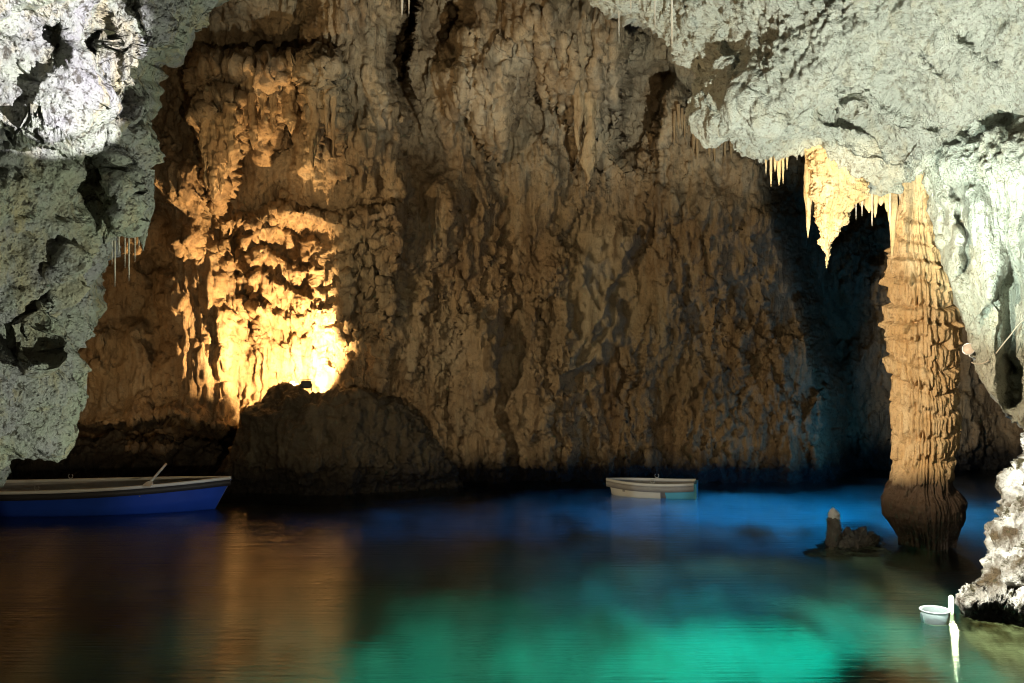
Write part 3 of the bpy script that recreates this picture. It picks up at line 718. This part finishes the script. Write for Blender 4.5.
lathe('rim', [(.162, .146), (.162, .160), (.174, .162), (.178, .156), (.174, .147), (.162, .146)], M_WHITEPL, e, (0, 0, 1), (0, 0, 0))

# ------------------------------------------------------------------ light
def spot(name, loc, tgt, power, colr, deg, blend=.3, rad=.05):
    l = bpy.data.lights.new(name, 'SPOT'); l.energy = power; l.color = colr; l.spot_size = math.radians(deg); l.spot_blend = blend; l.shadow_soft_size = rad
    o = bpy.data.objects.new(name, l); COL.objects.link(o); o.location = loc
    o.rotation_euler = (Vector(tgt) - Vector(loc)).to_track_quat('-Z', 'Y').to_euler(); return o
def point(name, loc, power, colr, rad=.05):
    l = bpy.data.lights.new(name, 'POINT'); l.energy = power; l.color = colr; l.shadow_soft_size = rad
    o = bpy.data.objects.new(name, l); COL.objects.link(o); o.location = loc; return o
AMB = (1., .66, .30); WARM = (1., .80, .52); COOL = (.92, 1., .93)
exec_lights = True
# warm floods tucked behind the left buttress rake across the far wall
spot('wall_flood', (-6.3, 12.6, 2.6), P3(900, 340, 21), 900, (1., .76, .46), 100, .8, .05)
spot('upper_wall_flood', (-6.0, 12.4, 4.0), P3(620, 0, 20), 1000, (1., .72, .38), 96, .8, .05)
spot('wall_fill', (1.2, 1.0, 1.6), P3(418, 395, 21), 1750, (1., .78, .48), 47, .07, .06)  # added fill by the camera; hard cone edge stands in for the shadow edge
# golden floodlight behind the boulder
spot('bay_floodlight', tuple(P3(300, 382, 20.2)), P3(235, 300, 22), 2600, (1., .60, .25), 170, .4, .05)
spot('curtain_floodlight', tuple(P3(235, 225, 18.2)), P3(270, 90, 20), 110, (1., .66, .32), 110, .8, .05)
spot('alcove_lamp', tuple(P3(30, 430, 17.2)), P3(125, 330, 22), 230, (1., .62, .28), 75, .9, .05)
spot('stump_fill', (2.0, 9.5, 2.6), P3(838, 522, 14.8), 260, (.95, 1., .95), 9, .8, .04)  # added spot with no fixture, brightens the pale stump tip
# cool floods on the two near rock faces, amber one on the column
spot('left_rock_flood', (.5, 6.7, .55), P3(10, 280, 8), 820, (.92, 1., .78), 80, .4, .06)
spot('left_rock_beam', (3.0, 3.6, 4.2), P3(5, 42, 7.5), 9500, (.97, .95, 1.), 13, .08, .03)
spot('overhang_flood', (3.3, 6.2, .9), (3.2, 9.5, 6.3), 6600, (.95, 1., .88), 84, .35, .04)
spot('curtain_beam', (2.4, 8.5, 2.0), P3(1000, 235, 13), 3800, (.82, 1., .86), 28, .6, .04)
point('opening_glow', (7.5, 18.2, .5), 110, (.10, .5, 1.), .4)  # added point above the water, stands in for daylight from the submerged opening
spot('column_flood', (.6, 9.6, 3.2), P3(925, 350, 14.5), 3000, (1., .82, .56), 40, .5, .04)
spot('drapery_flood', (2.0, 10.5, 2.5), P3(835, 200, 13.8), 1100, (1., .78, .42), 26, .4, .04)
spot('shore_rock_beam', (2.4, 8.6, 4.2), P3(1010, 545, 11.3), 5500, (1., 1., .93), 34, .3, .03)
point('lamp_stick_light', tuple(np.array(lw) + np.array([-.02, -.16, .25])), 14, (.95, 1., .6), .03)
spot('white_boat_fill', (2.0, 14.5, .7), P3(660, 488, 19.5), 110, (.85, .95, 1.), 14, .5, .04)  # added spot that brightens the small white boat
spot('blue_boat_fill', (-3.0, 13.5, .5), P3(180, 497, 17.5), 110, (.7, .85, 1.), 26, .9, .04)  # added spot that picks out the blue hull
# unseen spots under water, standing in for daylight from a submerged opening
def uw(name, px, py, power, colr, deg, blend=1., up=2.2, zbed=-2.5):
    d = CAMZ / ((py - CY) / F); x = (px - CX) * d / F
    # where the refracted sight line meets the bed
    a = math.atan2(CAMZ, math.hypot(d, x)); r = math.asin(math.cos(a) / 1.33); k = 2.5 * math.tan(r) / math.hypot(d, x)
    bx, by = x * (1 + k), d * (1 + k)
    return spot(name, (bx, by, zbed + up), (bx, by, zbed), power, colr, deg, blend, .1)
uw('emerald_glow', 812, 664, 1900, (.01, 1., .70), 165, 1., .8)
uw('emerald_side', 735, 668, 180, (.01, 1., .68), 165, 1., 1.1)
uw('emerald_fill', 620, 676, 105, (.01, 1., .66), 160)
uw('emerald_wide', 450, 680, 85, (.03, 1., .62), 160)
uw('blue_opening', 790, 515, 620, (.01, .34, 1.), 150)
uw('blue_opening_far', 960, 520, 260, (.01, .38, 1.), 150)
uw('blue_opening_left', 640, 518, 150, (.01, .30, 1.), 150)
uw('blue_opening_wide', 420, 525, 35, (.01, .26, 1.), 150)
uw('teal_opening', 700, 600, 95, (.02, .5, .9), 150)
spot('shore_reflection_fill', (4.35, 9.2, -.5), (5.4, 11.0, -.4), 320, (.95, 1., .45), 110, .6, .03)  # added spot on the sunken rock, imitates the shore rock's bright reflection

w = bpy.data.worlds.new('World'); sc.world = w; w.use_nodes = True
nt = w.node_tree; bg = nt.nodes['Background']; sky = nt.nodes.new('ShaderNodeTexSky'); sky.sky_type = 'NISHITA'; sky.sun_disc = False
sky.sun_elevation = math.radians(25); sky.sun_rotation = math.radians(160)
nt.links.new(sky.outputs[0], bg.inputs[0]); bg.inputs[1].default_value = .004

cam = bpy.data.cameras.new('Camera'); co = bpy.data.objects.new('Camera', cam); COL.objects.link(co)
co.location = (0, 0, CAMZ); co.rotation_euler = (math.radians(90), 0, 0)
cam.sensor_width = 36; cam.lens = F * 36 / 1024; cam.clip_end = 500; cam.clip_start = .05
sc.camera = co
sc.view_settings.view_transform = 'Standard'; sc.view_settings.look = 'None'; sc.view_settings.exposure = 0; sc.view_settings.gamma = 1
sc.view_settings.use_curve_mapping = False
sc.cycles.use_denoising = True; sc.cycles.filter_width = 1.0
sc.cycles.sample_clamp_indirect = 3.
sc.cycles.caustics_reflective = False; sc.cycles.caustics_refractive = False
sc.cycles.max_bounces = 6; sc.cycles.diffuse_bounces = 3; sc.cycles.glossy_bounces = 3; sc.cycles.transmission_bounces = 4
